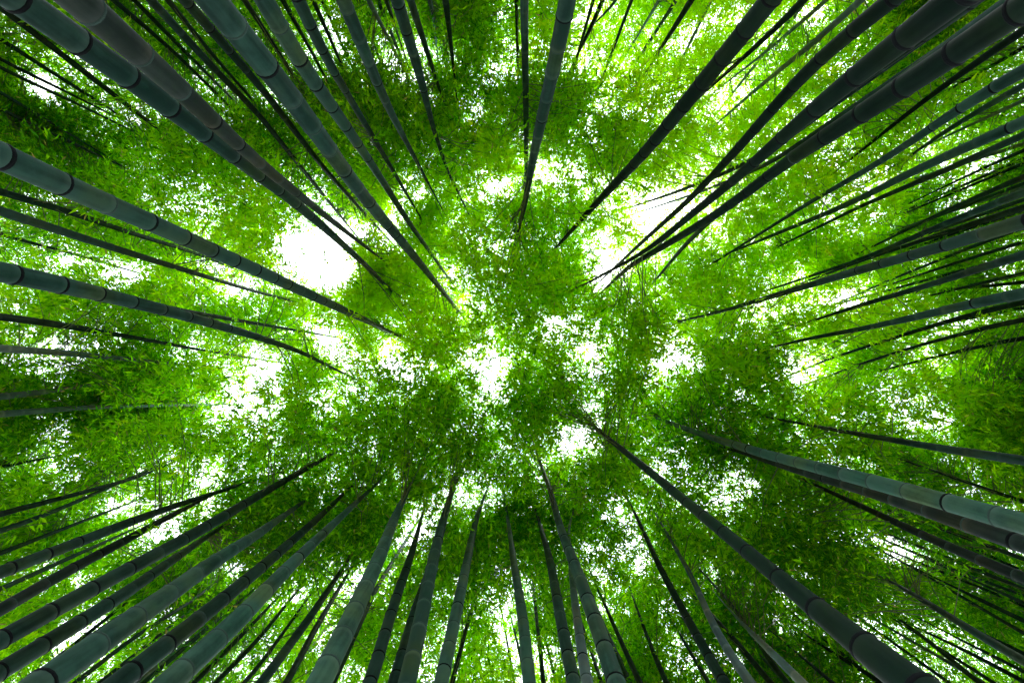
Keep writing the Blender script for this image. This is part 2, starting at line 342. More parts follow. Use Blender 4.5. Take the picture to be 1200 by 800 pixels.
 ('d', [(1200,395,6),(1170,401,5),(1087,420,3),(1037,433,2)], 'thin dark bamboo at three o\'clock, third below the light grey one'),
 ('d', [(1200,215,5),(1130,241,4),(1062,268,2)], 'thin dark bamboo squeezed between the first two stems of the half past two fan'),
 ('d', [(1200,234,5),(1140,255,4),(1075,279,2)], 'thin dark bamboo squeezed between the second and third stems of the half past two fan'),
 ('d', [(1200,283,5),(1120,308,4),(1050,331,2)], 'thin dark bamboo midway between the half past two fan and the lone slim one'),
 ('d', [(1200,320,5),(1140,334,4),(1075,350,2)], 'thin dark bamboo midway between the lone slim one and the light grey one'),
 ('p', [(1200,118,5),(1140,145,4),(1085,171,2)], 'thin pale bamboo above the upper one of the pair at two o\'clock'),
 ('d', [(1200,765,5),(1160,746,4),(1118,726,2)], 'thin dark bamboo tight above the widest slim one crossing sky slits at four o\'clock'),
 ('d', [(1200,786,5),(1155,764,4),(1108,740,2)], 'thin dark bamboo tight below the widest slim one crossing sky slits at four o\'clock'),
 ('d', [(1170,803,5),(1125,774,4),(1082,747,2)], 'thin dark bamboo in the bright sky slits, closest to the four o\'clock corner'),
 ('d', [(980,803,5),(955,782,4),(925,757,2)], 'thin dark bamboo over mottled leaves beside the pale bluish stub'),
 ('d', [(832,803,5),(812,768,4),(790,732,2)], 'thin dark bamboo under the slim one bordering the tall sky gap at five o\'clock'),
 ('p', [(925,803,5),(905,783,4),(875,750,2)], 'thin pale bamboo between the bluish stub and the bright slits at five o\'clock'),
 ('d', [(330,-2,6),(358,48,4),(385,98,2)], 'thin dark bamboo between the black noded stout one and the dark one at eleven o\'clock'),
 ('d', [(285,-2,7),(318,48,5),(352,102,3)], 'thin dark bamboo between the thick pale ringed one and the black noded stout one'),
 ('p', [(505,-2,4),(510,40,3),(514,75,2)], 'hair thin pale bamboo between the dark slim one and short one at half past eleven'),
 ('d', [(0,70,5),(60,99,4),(118,128,2)], 'thin dark bamboo along the lower rim of the small ten o\'clock sky gap'),
 ('d', [(0,80,5),(70,112,4),(140,146,2)], 'thin dark bamboo passing straight over the small sky gap at ten o\'clock'),
 ('d', [(0,128,5),(75,163,4),(150,198,2)], 'thin dark bamboo over deep green leaves above the half past nine sweep'),
 ('d', [(195,-2,7),(245,60,5),(300,122,3)], 'thin dark bamboo third in the row above the brownish one at ten o\'clock'),
 ('d', [(155,-2,6),(218,62,5),(280,124,2)], 'thin dark bamboo second in the row above the brownish one at ten o\'clock'),
 ('p', [(265,-2,5),(300,50,4),(330,95,2)], 'thin pale bamboo beside the ringed thick one at eleven o\'clock'),
 ('d', [(0,648,6),(80,617,4),(155,588,2)], 'thin dark bamboo just above the rim one at eight o\'clock'),
 ('d', [(0,690,6),(80,654,5),(160,618,2)], 'thin dark bamboo between the rim one and the brownish one at eight o\'clock'),
 ('d', [(30,800,6),(95,748,5),(150,704,3)], 'thin dark bamboo over broken sky between the tapering one and the thickest grey one'),
 ('d', [(165,802,6),(232,745,5),(300,688,2)], 'thin dark bamboo between the dark one and the broad grey one at seven o\'clock'),
 ('d', [(225,802,6),(285,742,5),(335,690,2)], 'thin dark bamboo tight under the broad grey one at seven o\'clock'),
 ('d', [(1200,655,5),(1110,622,4),(1010,586,2)], 'thin dark bamboo tight below the wide pair at half past three'),
 ('d', [(1200,690,5),(1120,657,4),(1040,625,2)], 'thin dark bamboo directly under the dull dark one at half past three'),
 ('g', [(1200,442,4),(1095,446,2)], 'hair thin level stem at three o\'clock, lowest of the thin ones'),
]

# tangles of hair thin stems farther off, which nothing in the picture tells apart
tr = np.random.default_rng(21)
N_TRACED = len(CULMS)
for label, edge, n_t in [
        ('hair thin bamboo in the loose tangle of far stems at half past two', lambda u: (1204, 95 + 330 * u), 12),
        ('hair thin bamboo in the loose tangle of far stems at four o\'clock', lambda u: (1204, 600 + 195 * u) if u < .6 else (1200 - (u - .6) * 600, 804), 13),
        ('hair thin bamboo in the loose tangle of far stems at seven o\'clock', lambda u: (90 + 260 * u, 804), 7),
        ('hair thin bamboo in the loose tangle of far stems at half past five', lambda u: (580 + 230 * u, 804), 7),
        ('hair thin bamboo in the loose tangle of far stems at eleven o\'clock', lambda u: (200 + 320 * u, -4), 10),
        ('hair thin bamboo in the loose tangle of far stems at one o\'clock', lambda u: (690 + 270 * u, -4), 6)]:
    for q in range(n_t):
        ex, ey = edge((q + tr.uniform(.1, .9)) / n_t)
        zx, zy = ZEN[0] + tr.normal(0, 38), ZEN[1] + tr.normal(0, 30)
        ln = tr.uniform(.2, .42); w0 = tr.uniform(3.4, 5.4)
        pts_ = [(ex + (zx - ex) * t_, ey + (zy - ey) * t_, w0 * (1 - .6 * t_ / ln)) for t_ in (0, ln * .5, ln)]
        CULMS.append(('dgdp'[tr.integers(4)], pts_, label))


def trace_to_axis(pts):
    """from the measured outline to a standing culm: height above the eye, position and diameter along it"""
    p = np.array(pts, float)
    q, cz = pix_dir(p[:, 0], p[:, 1])
    s = np.hypot(q[:, 0], q[:, 1])                       # radius per metre of height
    w0 = p[0, 2]
    d0 = .135 if w0 >= 24 else .122 if w0 >= 14 else .102 if w0 >= 8 else .085 if w0 > 5 else .07
    # width on the picture across the culm: w = F*d/depth, depth = height above eye (nearly)
    h0 = F * d0 / w0
    R0 = s[0] * h0
    hv = R0 / s[-1]
    hend = min(max(hv, 8.2 + .35 * (hv - 8.2)), 12.6) if hv < 8.2 else min(hv, 12.3)
    if hend < h0 + .8: hend = h0 + .8
    Re = s[-1] * hend
    def Rof(h):
        t = np.clip((h - h0) / (hend - h0), 0, None)
        return R0 + (Re - R0) * t ** 1.4
    hs = []
    for sv in s:
        a, b = max(h0 * .5, .05), hend + 2
        for _ in range(50):
            mid = (a + b) / 2
            if Rof(mid) / mid > sv: a = mid
            else: b = mid
        hs.append((a + b) / 2)
    hs = np.maximum.accumulate(np.array(hs) + np.arange(len(hs)) * 1e-4)
    xy = q * hs[:, None]
    dia = p[:, 2] * hs / F
    dia = np.minimum.accumulate(np.minimum(dia, d0 * 1.05))
    return hs, xy, dia


def culm_axis(hs, xy, dia, extra):
    """full axis from the ground to the hidden tip"""
    z = hs + EYE[2]
    slope = (xy[1] - xy[0]) / max(z[1] - z[0], .2)
    down = np.clip(slope, -.06, .06)
    base = xy[0] - down * z[0] * .5
    tip_dir = (xy[-1] - xy[-2]) / max(z[-1] - z[-2], .3)
    tip_dir = np.clip(tip_dir, -.25, .25)
    Z = [-.08, z[0] * .5, *z, z[-1] + extra * .5, z[-1] + extra]
    X = [base, xy[0] - down * z[0] * .25, *xy, xy[-1] + tip_dir * extra * .5, xy[-1] + tip_dir * extra]
    D = [dia[0] * 1.12, dia[0] * 1.06, *dia, dia[-1] * .6, .006]
    Z = np.array(Z); X = np.array(X); D = np.array(D)
    zz = np.arange(Z[0], Z[-1] + .01, .1)
    # smooth the measured polyline a little so that no joint shows
    xi = np.stack([np.interp(zz, Z, X[:, 0]), np.interp(zz, Z, X[:, 1])], -1)
    di = np.interp(zz, Z, D)
    k = np.ones(11) / 11
    def sm(a):
        pad = np.concatenate([2 * a[0] - a[5:0:-1], a, 2 * a[-1] - a[-2:-7:-1]])
        return np.convolve(pad, k, 'valid')
    for c in (0, 1): xi[:, c] = sm(xi[:, c])
    return zz, xi, di


AXES = []       # (z grid, xy, dia, label, tone, group, big)
for tone, pts, label in CULMS:
    hs, xy, dia = trace_to_axis(pts)
    zz, xi, di = culm_axis(hs, xy, dia, rng.uniform(1.6, 3.0))
    AXES.append(dict(z=zz, xy=xi, d=di, label=label, tone=tone, w=pts[0][2], group='bamboo culms rising around the clearing' if len(AXES) < N_TRACED else 'tangles of hair thin far bamboos'))
n_seen = len(AXES)
# outer bamboos: of these the photograph shows only the leafy crowns between the nearer culms
near = np.array([a['xy'][0] for a in AXES[:N_TRACED]])
added = []
HOURS = 'twelve one two three four five six seven eight nine ten eleven'.split()
for _ in range(6000):
    R = math.sqrt(rng.uniform(11.0 ** 2, 21 ** 2)); th = rng.uniform(0, 2 * math.pi)
    p = np.array((R * math.cos(th), R * math.sin(th)))
    if abs(p[0]) > 21 or abs(p[1]) > 15: continue
    allp = np.concatenate([near] + ([np.array(added)] if added else []))
    if np.min(np.hypot(*(allp - p).T)) < 2.5: continue
    added.append(p)
    ht = rng.uniform(11, 14.5)
    zz = np.arange(-.08, ht, .1)
    lean = rng.normal(0, .05, 2)
    xi = p + lean * zz[:, None] + rng.normal(0, .5, 2) * ((zz / ht) ** 3)[:, None]
    di = .10 * np.clip(1 - (np.clip(zz, 0, None) / ht) ** 1.4, .05, 1)
    AXES.append(dict(z=zz, xy=xi, d=di, label='outer bamboo at %s o\'clock showing only its leafy crown behind nearer culms' % HOURS[int(round((math.degrees(math.atan2(p[0], -p[1])) % 360) / 30)) % 12], tone='gd'[rng.integers(2)], w=4.01,
                     group='outer bamboos closing the canopy'))
    if len(added) >= 70: break


# ------------------------------------------------------------------ where the canopy is thick, thin, open
DENS = """888878 857897 856866 577888
757878 766865 648889 888889
757877 899986 986997 899987
998789 999999 669899 967785
779879 858796 563238 887757
567788 327799 853368 999997
645654 328998 964699 479995
886785 568996 757888 569978
668956 343582 878497 768799
978962 447895 877696 996599
868765 799998 648578 867579
997646 979956 877575 999869
975248 989469 885899 987997
867888 584797 775799 898778
964578 657675 578788 886688
846776 566665 459867 886556"""
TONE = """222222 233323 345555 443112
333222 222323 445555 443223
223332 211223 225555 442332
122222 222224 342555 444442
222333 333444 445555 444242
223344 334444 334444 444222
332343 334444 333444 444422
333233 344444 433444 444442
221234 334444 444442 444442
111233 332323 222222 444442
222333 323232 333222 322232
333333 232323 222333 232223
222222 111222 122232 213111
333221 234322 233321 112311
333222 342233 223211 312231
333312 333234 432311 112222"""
grid = lambda t: np.array([[int(c) for c in ln.replace(' ', '')] for ln in t.split('\n')], float)
DENS, TONE = grid(DENS), grid(TONE)  # TONE: lit and shaded canopy areas, also painted into the leaf colours
# leaf abundance per patch of canopy, in percent
CAL = """52 116 69 74 50 119 222 207 230 87 337 39 127 344 222 169 559 106 213 134 25 305 290 31
177 200 122 153 127 155 111 144 91 79 304 411 110 201 227 138 73 94 182 76 76 56 73 25
393 255 38 48 99 111 105 494 217 87 178 148 297 315 123 99 99 216 52 27 222 74 109 144
227 63 156 115 135 120 102 64 47 60 60 94 82 83 253 116 73 59 42 252 110 71 80 560
37 27 133 57 55 47 66 83 514 50 152 560 501 169 79 416 164 111 100 134 125 315 29 192
131 156 364 73 32 89 404 560 560 468 25 34 97 527 560 474 202 172 134 48 55 163 109 131
49 375 560 560 436 560 560 560 560 57 504 29 89 543 560 262 81 131 369 560 195 25 190 79
83 25 25 67 87 197 338 560 174 34 254 199 77 174 190 153 170 57 54 488 104 64 76 95
43 38 80 138 82 560 554 529 193 506 83 139 135 47 77 277 52 226 560 560 65 183 132 265
134 29 370 491 417 560 276 289 43 108 85 104 191 119 150 400 133 174 49 46 31 377 324 259
108 47 127 26 47 163 34 107 73 42 103 136 83 122 103 65 145 126 155 134 323 181 117 99
25 45 295 110 310 66 91 51 54 128 39 206 140 124 377 38 127 58 87 50 132 343 57 49
139 105 231 117 159 122 102 116 197 511 299 129 146 54 320 216 94 69 53 119 560 560 402 28
28 25 68 219 484 560 253 63 32 156 48 48 172 58 104 179 93 221 70 211 90 364 65 86
108 242 99 265 37 549 535 99 251 53 75 320 436 122 242 107 171 71 29 150 54 93 221 146
46 228 48 96 167 93 94 103 109 87 107 237 322 165 522 30 69 123 91 110 52 94 129 160"""
CAL = np.array([[float(c) for c in ln.split()] for ln in CAL.split('\n')]) / 100
GAPS = [  # open sky between the crowns: x, y, half width, half height, tilt in degrees, openness
 (378,306,52,38,20,1),(578,222,36,16,-10,.95),(655,205,28,22,0,.5),(700,292,46,34,0,.42),(768,246,30,20,-40,.7),
 (570,440,20,22,0,.9),(470,428,36,17,15,.8),(650,384,16,12,0,.9),(785,416,19,28,30,.95),(765,455,20,14,0,.55),(675,516,26,14,-20,.85),
 (283,474,32,22,-60,.95),(375,470,18,16,0,.7),(330,450,30,22,0,.35),(390,425,25,15,0,.45),(48,106,36,20,38,1),(100,68,26,10,38,.9),(80,310,32,20,15,.6),
 (165,322,40,14,15,.6),(235,315,24,14,10,.7),(280,328,24,14,20,.8),(560,125,11,22,20,.75),(585,85,22,18,0,.45),
 (690,15,20,20,0,.55),(685,75,18,20,0,.5),(700,130,14,12,0,.5),(745,130,22,16,0,.6),(640,80,14,10,0,.6),(930,322,24,14,-15,.5),(948,352,18,14,0,.4),(975,415,24,18,0,.42),(935,435,18,12,0,.4),
 (1085,494,52,16,-12,.65),(1105,468,18,18,0,.5),(780,545,20,16,0,.65),(848,585,24,15,20,.6),(722,592,18,22,0,.8),
 (195,618,48,17,-25,.9),(238,560,12,26,-20,.85),(130,590,30,14,-20,.6),(92,745,46,15,-38,.9),(180,728,24,10,-38,.7),(330,702,22,24,0,.6),
 (590,735,14,40,-10,.75),(638,765,10,22,0,.8),(702,778,16,30,-20,.9),(752,650,14,28,0,.75),(790,710,16,14,0,.6),(1172,182,34,13,-20,.85),
 (975,184,18,9,15,.9),(830,25,34,16,-35,.8),(790,50,10,20,0,.6),(940,15,18,16,-40,.7),(480,52,16,12,0,.7),(541,55,16,10,0,.8),(400,45,9,28,-25,.7),(432,110,0.1,0.1,0,0),(478,620,12,24,30,.8),
 (502,615,16,20,0,.7),(430,668,8,30,25,.8),(422,780,10,16,0,.7),(505,790,9,16,0,.7),(1150,762,44,12,33,.85),(1105,728,26,9,33,.8),(1040,700,24,8,40,.6),(1090,790,22,9,35,.7),
 (850,770,12,26,-40,.5),(995,628,14,10,0,.7),(1165,310,16,14,0,.7),(1185,130,14,8,0,.6),(345,128,8,10,0,.5),(468,245,16,16,40,.85),(40,425,28,9,5,.6),(215,415,16,8,0,.8),
 (35,500,18,10,0,.5),(80,508,24,14,0,.55),(555,500,12,14,0,.4),(572,590,16,14,-30,.8),(120,260,30,10,15,.4),(20,232,16,8,0,.6),(1000,540,18,16,0,.5),(1135,560,16,10,0,.5),
 (555,360,10,34,10,.45),(870,460,24,14,-20,.55),(905,60,16,14,0,.5),(985,60,14,10,0,.4),(880,115,18,12,-30,.5),(1040,165,26,10,-20,.5),(1110,325,0.1,0.1,0,0),(645,790,18,14,0,.5),
]


def bil(A, x, y):
    fx = np.clip(x / 50 - .5, 0, 22.999); fy = np.clip(y / 50 - .5, 0, 14.999)
    ix, iy = fx.astype(int), fy.astype(int); u, t = fx - ix, fy - iy
    return (A[iy, ix] * (1 - u) * (1 - t) + A[iy, ix + 1] * u * (1 - t) + A[iy + 1, ix] * (1 - u) * t + A[iy + 1, ix + 1] * u * t)


def thickness(x, y):
    c = bil(DENS, x, y) / 9.0
    od = -np.log(1 - np.clip(c, 0, 1) * .93)
    tn = bil(TONE, x, y)
    od = od * np.interp(tn, [1, 2, 3, 4, 5], [1.45, 1.2, 1.0, .97, .97])
    od = od * bil(CAL, x, y)
    for gx_, gy_, a, b, deg, op in GAPS:
        t = math.radians(deg); dx, dy = x - gx_, y - gy_
        u = (dx * math.cos(t) + dy * math.sin(t)) / (a + 1); vv = (-dx * math.sin(t) + dy * math.cos(t)) / (b + 1)
        q = u * u + vv * vv
        od = od * np.where(q < 1, 1 - op * .97, np.where(q < 1.5, 1 - op * .97 * (1.5 - q) / .5, 1))
    outside = (x < -30) | (x > W + 30) | (y < -30) | (y > H + 30)
    return np.where(outside, od * .7, od)


# the measured stretch of every culm, to keep sprays of leaves from hanging below it
clear = []
for (tone, pts, label), a in zip(CULMS, AXES):
    m = (a['z'] > 1.6)
    zz = a['z'][m]; px, py = to_pix(np.column_stack([a['xy'][m], zz]))
    lim = pts[-1]
    rr = np.hypot(px - ZEN[0], py - ZEN[1]); rl = math.hypot(lim[0] - ZEN[0], lim[1] - ZEN[1])
    k = (rr > rl + 6) & (px > -60) & (px < W + 60) & (py > -60) & (py < H + 60)
    far_stem = 'tangle' in label
    clear.append(np.column_stack([np.full(k.sum(), float(far_stem)), px[k], py[k], zz[k], np.interp(zz[k], a['z'], a['d']) * F / (zz[k] - EYE[2]) * .5 + 1.5]))
clear = np.concatenate(clear)
RW, RH = 1320, 920                                   # a lookup of how high the bare culms stand along each line of sight
def stamp(extra, far_too=False):
    R = np.zeros((RH, RW))
    for fs, px, py, z, rad in clear:
        if fs and not far_too: continue
        q = rad + (extra if not fs else 3); x0, x1 = max(int(px + 60 - q), 0), min(int(px + 60 + q) + 1, RW); y0, y1 = max(int(py + 60 - q), 0), min(int(py + 60 + q) + 1, RH)
        if x1 > x0 and y1 > y0: R[y0:y1, x0:x1] = np.maximum(R[y0:y1, x0:x1], z)
    return R
BARE, BARE_NEAR, BARE_WIDE = stamp(7, True), stamp(14), stamp(19)
def look(R, x, y):
    xi = np.round(x + 60).astype(int); yi = np.round(y + 60).astype(int)
    ins = (xi >= 0) & (xi < RW) & (yi >= 0) & (yi < RH)
    return np.where(ins, R[np.clip(yi, 0, RH - 1), np.clip(xi, 0, RW - 1)], 0)
yy, xx = np.mgrid[0:RH, 0:RW]; yy = yy - 60.; xx = xx - 60.
def ragged(step):
    gr = rng.normal(0, 1, (RH // step + 3, RW // step + 3)); fy = yy / step + 60 / step; fx = xx / step + 60 / step
    iy, ix = fy.astype(int), fx.astype(int); u, t = fx - ix, fy - iy
    return gr[iy, ix] * (1 - u) * (1 - t) + gr[iy, ix + 1] * u * (1 - t) + gr[iy + 1, ix] * (1 - u) * t + gr[iy + 1, ix + 1] * u * t
EDGE = ragged(22) * .30 + ragged(9) * .22                     # ragged rims of the sky gaps
OPEN = np.zeros((RH, RW))
for gx_, gy_, a_, b_, deg, op in GAPS:
    t = math.radians(deg); dx, dy = xx - gx_, yy - gy_
    q = ((dx * math.cos(t) + dy * math.sin(t)) / (a_ * .93)) ** 2 + ((-dx * math.sin(t) + dy * math.cos(t)) / (b_ * .93)) ** 2 + EDGE
    OPEN = np.maximum(OPEN, op * np.clip((1.25 - q) / .5, 0, 1))


N_SPRAY, TWIGS = 20300, 7
Zg = np.arange(0, 18, .25)
AX = np.full((len(AXES), len(Zg), 2), np.nan); TOP = np.zeros(len(AXES))
for k, a in enumerate(AXES):
    AX[k, :, 0] = np.interp(Zg, a['z'], a['xy'][:, 0]); AX[k, :, 1] = np.interp(Zg, a['z'], a['xy'][:, 1]); TOP[k] = a['z'][-1]

got_p, got_k, got_t = [], [], []
total = 0
ODMAX = 9.0
while total < N_SPRAY:
    n = 6000
    x = rng.uniform(-130, W + 130, n); y = rng.uniform(-130, H + 130, n)
    ok = rng.uniform(0, 1, n) < thickness(x, y) / ODMAX
    x, y = x[ok], y[ok]; n = len(x)
    q, _ = pix_dir(x, y)
    done = np.zeros(n, bool); P = np.zeros((n, 3)); K = np.zeros(n, int)
    for attempt in range(12):
        z = 1.4 + rng.uniform(6.5, 11.7, n)
        xy = q * (z - 1.4)[:, None]
        zi = np.clip(((z - .4) / .25).astype(int), 0, len(Zg) - 1)
        d = np.hypot(AX[:, zi, 0] - xy[None, :, 0], AX[:, zi, 1] - xy[None, :, 1])
        d = np.where((z[None] > TOP[:, None] + .3) | (z[None] < TOP[:, None] - 6.5), 50, d)
        k = np.argmin(d, 0); dm = d[k, np.arange(n)]
        lim = 1.9 + .25 * attempt
        good = (dm < lim) & ~done & (rng.uniform(0, 1, n) < ((z - 1.4) / 11.6) ** 2)
        # hanging in front of a culm the photograph shows bare?
        idx = np.nonzero(good)[0]
        if len(idx):
            hid = z[idx] < look(BARE_WIDE, x[idx], y[idx]) - .1
            good[idx[hid & (rng.uniform(0, 1, len(idx)) < .93)]] = False
        P[good] = np.column_stack([xy, z])[good]; K[good] = k[good]; done |= good
    got_p.append(P[done]); got_k.append(K[done]); got_t.append(bil(TONE, x[done], y[done])); total += done.sum()
SP = np.concatenate(got_p)[:N_SPRAY]; SK = np.concatenate(got_k)[:N_SPRAY]; ST = np.concatenate(got_t)[:N_SPRAY]
print('sprays', len(SP), 'bamboos', len(AXES))


def norm(a): return a / np.maximum(np.linalg.norm(a, axis=-1, keepdims=True), 1e-9)


def place_twigs(P, A, tone, r):
    """where the leafy twigs of one bamboo sit: strung along each arching branch, drooping to its end"""
    n = len(P); tw = TWIGS
    t = r.uniform(.72, 1.32, (n, tw, 1))
    far = np.linalg.norm(P - A, axis=-1)[:, None, None]
    pos = P[:, None] + (P - A)[:, None] * (t - 1) * np.minimum(1, 1.3 / far)
    pos = pos + r.normal(0, 1, (n, tw, 3)) * r.uniform(.18, .36, (n, 1, 1)) * np.array((1, 1, .7))
    pos[..., 2] -= .12 * (t[..., 0] - 1)
    pos = pos.reshape(-1, 3)
    T = np.clip(tone[:, None] + r.normal(0, .09, (n, tw)), 0, 1).ravel()
    px, py = to_pix(pos); u = r.uniform(0, 1, len(pos))
    drop = ((pos[:, 2] < look(BARE, px, py) - .05) & (u < .96)) | ((pos[:, 2] < look(BARE_NEAR, px, py) - .1) & (u < .72)) | (u < look(OPEN, px, py) * .985)
    return pos[~drop], T[~drop]


def tube(P, rad, sides):
    """P (n,3) path, rad (n,)"""
    n = len(P); d = np.gradient(P, axis=0); d = norm(d)
    ref = np.where(np.abs(d[:, 2:3]) > .9, np.array((1., 0, 0)), np.array((0, 0, 1.)))
    a = norm(np.cross(d, ref)); b = np.cross(d, a)
    an = np.arange(sides) * 2 * math.pi / sides
    V = P[:, None] + rad[:, None, None] * (a[:, None] * np.cos(an)[None, :, None] + b[:, None] * np.sin(an)[None, :, None])
    i, j = np.meshgrid(np.arange(n - 1), np.arange(sides), indexing='ij')
    j2 = (j + 1) % sides
    Fc = np.stack([i * sides + j, i * sides + j2, (i + 1) * sides + j2, (i + 1) * sides + j], -1).reshape(-1, 4)
    return V.reshape(-1, 3), Fc


# a dozen leafy twigs: a stalk, three side stalks, fans of narrow drooping leaves at their ends
twig_set = bpy.data.collections.new('twig_kinds')
N_KIND = 12
for kk in range(N_KIND):
    r = np.random.default_rng(300 + kk)
    VV, FF, lv, o = [], [], [], 0
    def add(v, f, val):
        global o
        VV.append(v); FF.append(f + o); lv.extend([val] * len(f)); o += len(v)
    main = np.array([(0, 0, 0), (.10, .01, .03), (.22, 0, .0)]) + r.normal(0, .012, (3, 3))
    ends = [(main[2], np.array((1., 0, -.3)))]
    add(*tube(main, np.array((.003, .0025, .0015)), 3), 0)
    for _ in range(4):
        t0 = r.uniform(.15, .8); p0 = main[0] + (main[2] - main[0]) * t0
        d0 = norm(np.array((r.uniform(.2, 1), r.choice((-1, 1)) * r.uniform(.4, 1), r.uniform(-.5, .4))))
        p1 = p0 + d0 * r.uniform(.08, .17)
        add(*tube(np.array([p0, (p0 + p1) / 2 + (0, 0, .01), p1]), np.array((.002, .0015, .001)), 3), 0)
        ends.append((p1, d0))
    for p1, d0 in ends:
        for q in range(r.integers(4, 6)):
            ld = norm(d0 * .8 + r.normal(0, .62, 3) + np.array((0, 0, -.28)))
            side = norm(np.cross(ld, norm(np.array((0, 0, 1.)) + r.normal(0, .7, 3)))); nn = np.cross(side, ld)
            L = r.uniform(.065, .128); Wd = L * r.uniform(.095, .135); b0 = p1 + r.normal(0, .022, 3)
            mid = b0 + ld * L * .4
            add(np.array([b0, mid + side * Wd + nn * Wd * .3, b0 + ld * L - np.array((0, 0, L * .14)), mid - side * Wd + nn * Wd * .3]),
                np.array([[0, 1, 2, 3]]), r.normal(0, .24))
    tm = mesh_from('leafy_twig', np.concatenate(VV), np.concatenate(FF), 4, LEAF, {'leafvar': ('FACE', np.array(lv)), 'straw': ('FACE', (r.uniform(0, 1, len(lv)) < .035) * r.uniform(.5, 1, len(lv)))}, smooth=False)
    twig_set.objects.link(bpy.data.objects.new('leafy_twig', tm))

# crown = points that carry those twigs
gn = bpy.data.node_groups.new('crown_of_twigs', 'GeometryNodeTree')
gn.interface.new_socket('Geometry', in_out='INPUT', socket_type='NodeSocketGeometry')
gn.interface.new_socket('Geometry', in_out='OUTPUT', socket_type='NodeSocketGeometry')
gi, go = gn.nodes.new('NodeGroupInput'), gn.nodes.new('NodeGroupOutput')
ci = gn.nodes.new('GeometryNodeCollectionInfo'); ci.inputs['Collection'].default_value = twig_set
ci.inputs['Separate Children'].default_value = True; ci.inputs['Reset Children'].default_value = True
ip = gn.nodes.new('GeometryNodeInstanceOnPoints'); ip.inputs['Pick Instance'].default_value = True
def named(nm, kind):
    n_ = gn.nodes.new('GeometryNodeInputNamedAttribute'); n_.data_type = kind; n_.inputs['Name'].default_value = nm
    return next(o_ for o_ in n_.outputs if o_.enabled and o_.name == 'Attribute')
gn.links.new(gi.outputs[0], ip.inputs['Points']); gn.links.new(ci.outputs[0], ip.inputs['Instance'])
gn.links.new(named('kind', 'INT'), ip.inputs['Instance Index']); gn.links.new(named('turn', 'FLOAT_VECTOR'), ip.inputs['Rotation'])
gn.links.new(named('size', 'FLOAT'), ip.inputs['Scale']); gn.links.new(ip.outputs[0], go.inputs[0])


def crown_of(pos, T, r):
    me = bpy.data.meshes.new('crown'); n = len(pos)
    me.vertices.add(n); me.vertices.foreach_set('co', np.ascontiguousarray(pos, dtype=np.float32).ravel())
    def at(nm, kind, key, val):
        me.attributes.new(nm, kind, 'POINT').data.foreach_set(key, np.ascontiguousarray(val).ravel())
    at('kind', 'INT', 'value', r.integers(0, N_KIND, n).astype(np.int32))
    turn = np.column_stack([r.normal(0, .45, n), r.normal(.15, .45, n), r.uniform(0, 2 * math.pi, n)]).astype(np.float32)
    at('turn', 'FLOAT_VECTOR', 'vector', turn)
    at('size', 'FLOAT', 'value', r.uniform(.85, 1.35, n).astype(np.float32))
    at('tone', 'FLOAT', 'value', T.astype(np.float32))
    me.materials.append(LEAF); me.update()
    return me


# one shared mesh for the scar that circles a node
pr = [(1.012, -.20), (1.055, -.11), (1.065, -.03), (1.045, .02), (1.065, .07), (1.012, .15)]
sd = 16
an = np.arange(sd) * 2 * math.pi / sd
rv = np.concatenate([np.stack([r0 * np.cos(an), r0 * np.sin(an), np.full(sd, z0)], -1) for r0, z0 in pr])
i, j = np.meshgrid(np.arange(len(pr) - 1), np.arange(sd), indexing='ij'); j2 = (j + 1) % sd
rf = np.stack([i * sd + j, i * sd + j2, (i + 1) * sd + j2, (i + 1) * sd + j], -1).reshape(-1, 4)
RING_ME = mesh_from('node_ring', rv, rf, 4, RING)
PALE_ME = mesh_from('node_ring', rv * np.array((.995, .995, .6)), rf, 4, PALE_RING)


def build_culm(a, base, r):
    """the jointed pole: a swelling, a scar and a waxy band at every node"""
    zz, xy, d = a['z'], a['xy'], a['d']
    big = a['w'] >= 11
    sides = 16 if a['w'] >= 18 else 10 if big else 6 if a['w'] != 4.01 else 5
    # node heights
    nodes = []; z = .12 + r.uniform(0, .1); gap = .17
    while z < zz[-1] - .15:
        nodes.append(z); gap = min(gap * 1.035, .34 if z < 8 else .28); z += gap * r.uniform(.94, 1.06)
    rows, mul, blo = [zz[0]], [1.0], [0.0]; seg = [.5]; cur = .5
    for nz in nodes:
        rows += [nz - .055, nz - .012, nz + .002, nz + .014]; mul += [1.0, 1.0, 1.0 if a['w'] >= 14 else 1.05, .985]; blo += [.1, .8, .3, 0.0]
        nxt = float(np.clip(r.normal(.5, .22), 0, 1)); seg += [cur, cur, cur, nxt]; cur = nxt
    rows.append(zz[-1]); mul.append(1.0); blo.append(0.0); seg.append(cur)
    rows, mul, blo = np.array(rows), np.array(mul), np.array(blo)
    P = np.column_stack([np.interp(rows, zz, xy[:, 0]), np.interp(rows, zz, xy[:, 1]), rows]) - base
    rad = np.interp(rows, zz, d) * .5 * mul
    V, Fc = tube(P, rad, sides)
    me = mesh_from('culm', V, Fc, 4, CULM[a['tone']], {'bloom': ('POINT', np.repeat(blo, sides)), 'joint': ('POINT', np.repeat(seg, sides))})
    return me, nodes, big


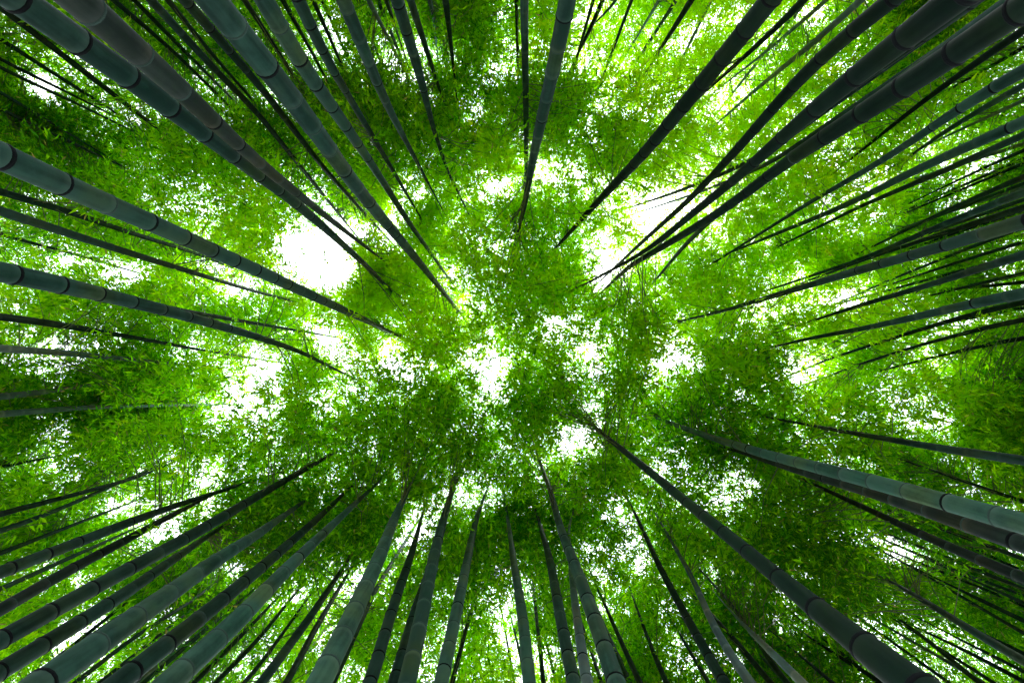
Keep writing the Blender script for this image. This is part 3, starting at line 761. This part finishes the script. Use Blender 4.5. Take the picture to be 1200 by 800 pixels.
# ------------------------------------------------------------------ plant every bamboo
leaf_total = 0
for k, a in enumerate(AXES):
    r = np.random.default_rng(1000 + k)
    base = np.array((a['xy'][0, 0], a['xy'][0, 1], 0.0))
    root = bpy.data.objects.new('bamboo', None); COL.objects.link(root)
    root.location = base; root.empty_display_size = .3
    root['label'] = a['label']; root['category'] = 'bamboo'; root['group'] = a['group']
    me, nodes, big = build_culm(a, base, r)
    culm = put('culm', me, root)
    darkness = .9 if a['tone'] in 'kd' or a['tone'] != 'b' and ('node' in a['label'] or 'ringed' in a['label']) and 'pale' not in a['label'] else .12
    if a['w'] >= 14:
        for nz in nodes:
            c = np.array((np.interp(nz, a['z'], a['xy'][:, 0]), np.interp(nz, a['z'], a['xy'][:, 1]), nz))
            dd = np.interp(nz, a['z'], a['d'])
            px, py = to_pix(c)
            if nz < 1.7 or not (-30 < px < W + 30 and -30 < py < H + 30) or F * dd / (nz - 1.4) < 9: continue
            ro = put('node_ring', RING_ME if r.uniform() < darkness else PALE_ME, culm, c - base)
            s = dd * .5 * (1.0 + .01 * r.uniform()); ro.scale = (s, s, s * r.uniform(.8, 1.15))
            up = np.array((np.interp(nz + .2, a['z'], a['xy'][:, 0]), np.interp(nz + .2, a['z'], a['xy'][:, 1]), nz + .2)) - c
            ro.rotation_mode = 'QUATERNION'; ro.rotation_quaternion = Vector(up).to_track_quat('Z', 'Y')
    mine = SK == k
    if not mine.any(): continue
    P = SP[mine]; n = len(P)
    # branch foot on the culm, a little below its spray
    ax_ = np.column_stack([np.interp(P[:, 2], a['z'], a['xy'][:, 0]), np.interp(P[:, 2], a['z'], a['xy'][:, 1])])
    rise = np.minimum(.1 + .5 * np.hypot(*(P[:, :2] - ax_).T), .9) * r.uniform(.7, 1.1, n)
    fz = np.clip(P[:, 2] - rise, 1, a['z'][-1] - .05)
    A = np.column_stack([np.interp(fz, a['z'], a['xy'][:, 0]), np.interp(fz, a['z'], a['xy'][:, 1]), fz])
    tone = .35 * ST[mine].mean() + .65 * ST[mine]                    # canopy light and shade put into leaf colour, partly averaged per plant
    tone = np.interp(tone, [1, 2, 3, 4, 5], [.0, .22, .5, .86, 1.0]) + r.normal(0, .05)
    pos, T = place_twigs(P, A, tone, r)
    if not len(pos): continue
    leaf_total += len(pos)
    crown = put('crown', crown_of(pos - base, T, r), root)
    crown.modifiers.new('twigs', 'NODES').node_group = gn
    crown['kind'] = 'stuff'
    VV, FF, o = [], [], 0
    mx, my = to_pix((P + A) / 2); ex, ey = to_pix(P)
    opn = np.maximum(look(OPEN, mx, my), look(OPEN, ex, ey))
    for p, f, og in zip(P, A, opn):
        if np.linalg.norm(p - f) > 1.7 or r.uniform() < .25 + og * 1.1: continue
        m1 = f + (p - f) * .5 + np.array((0, 0, .14))
        path = np.array([f, m1, p, p + (p - m1) * .3 + np.array((0, 0, -.12))])
        vv, ff = tube(path, np.array((.008, .006, .004, .0015)), 3)
        VV.append(vv); FF.append(ff + o); o += len(vv)
    if not VV: continue
    br = put('branches', mesh_from('branches', np.concatenate(VV) - base, np.concatenate(FF), 4, TWIG), root)
    br['kind'] = 'stuff'
print('twigs', leaf_total)
print('triangles', sum(2 * len(o.data.polygons) for o in S.objects if o.type == 'MESH' and o.name.split('.')[0] != 'node_ring'))
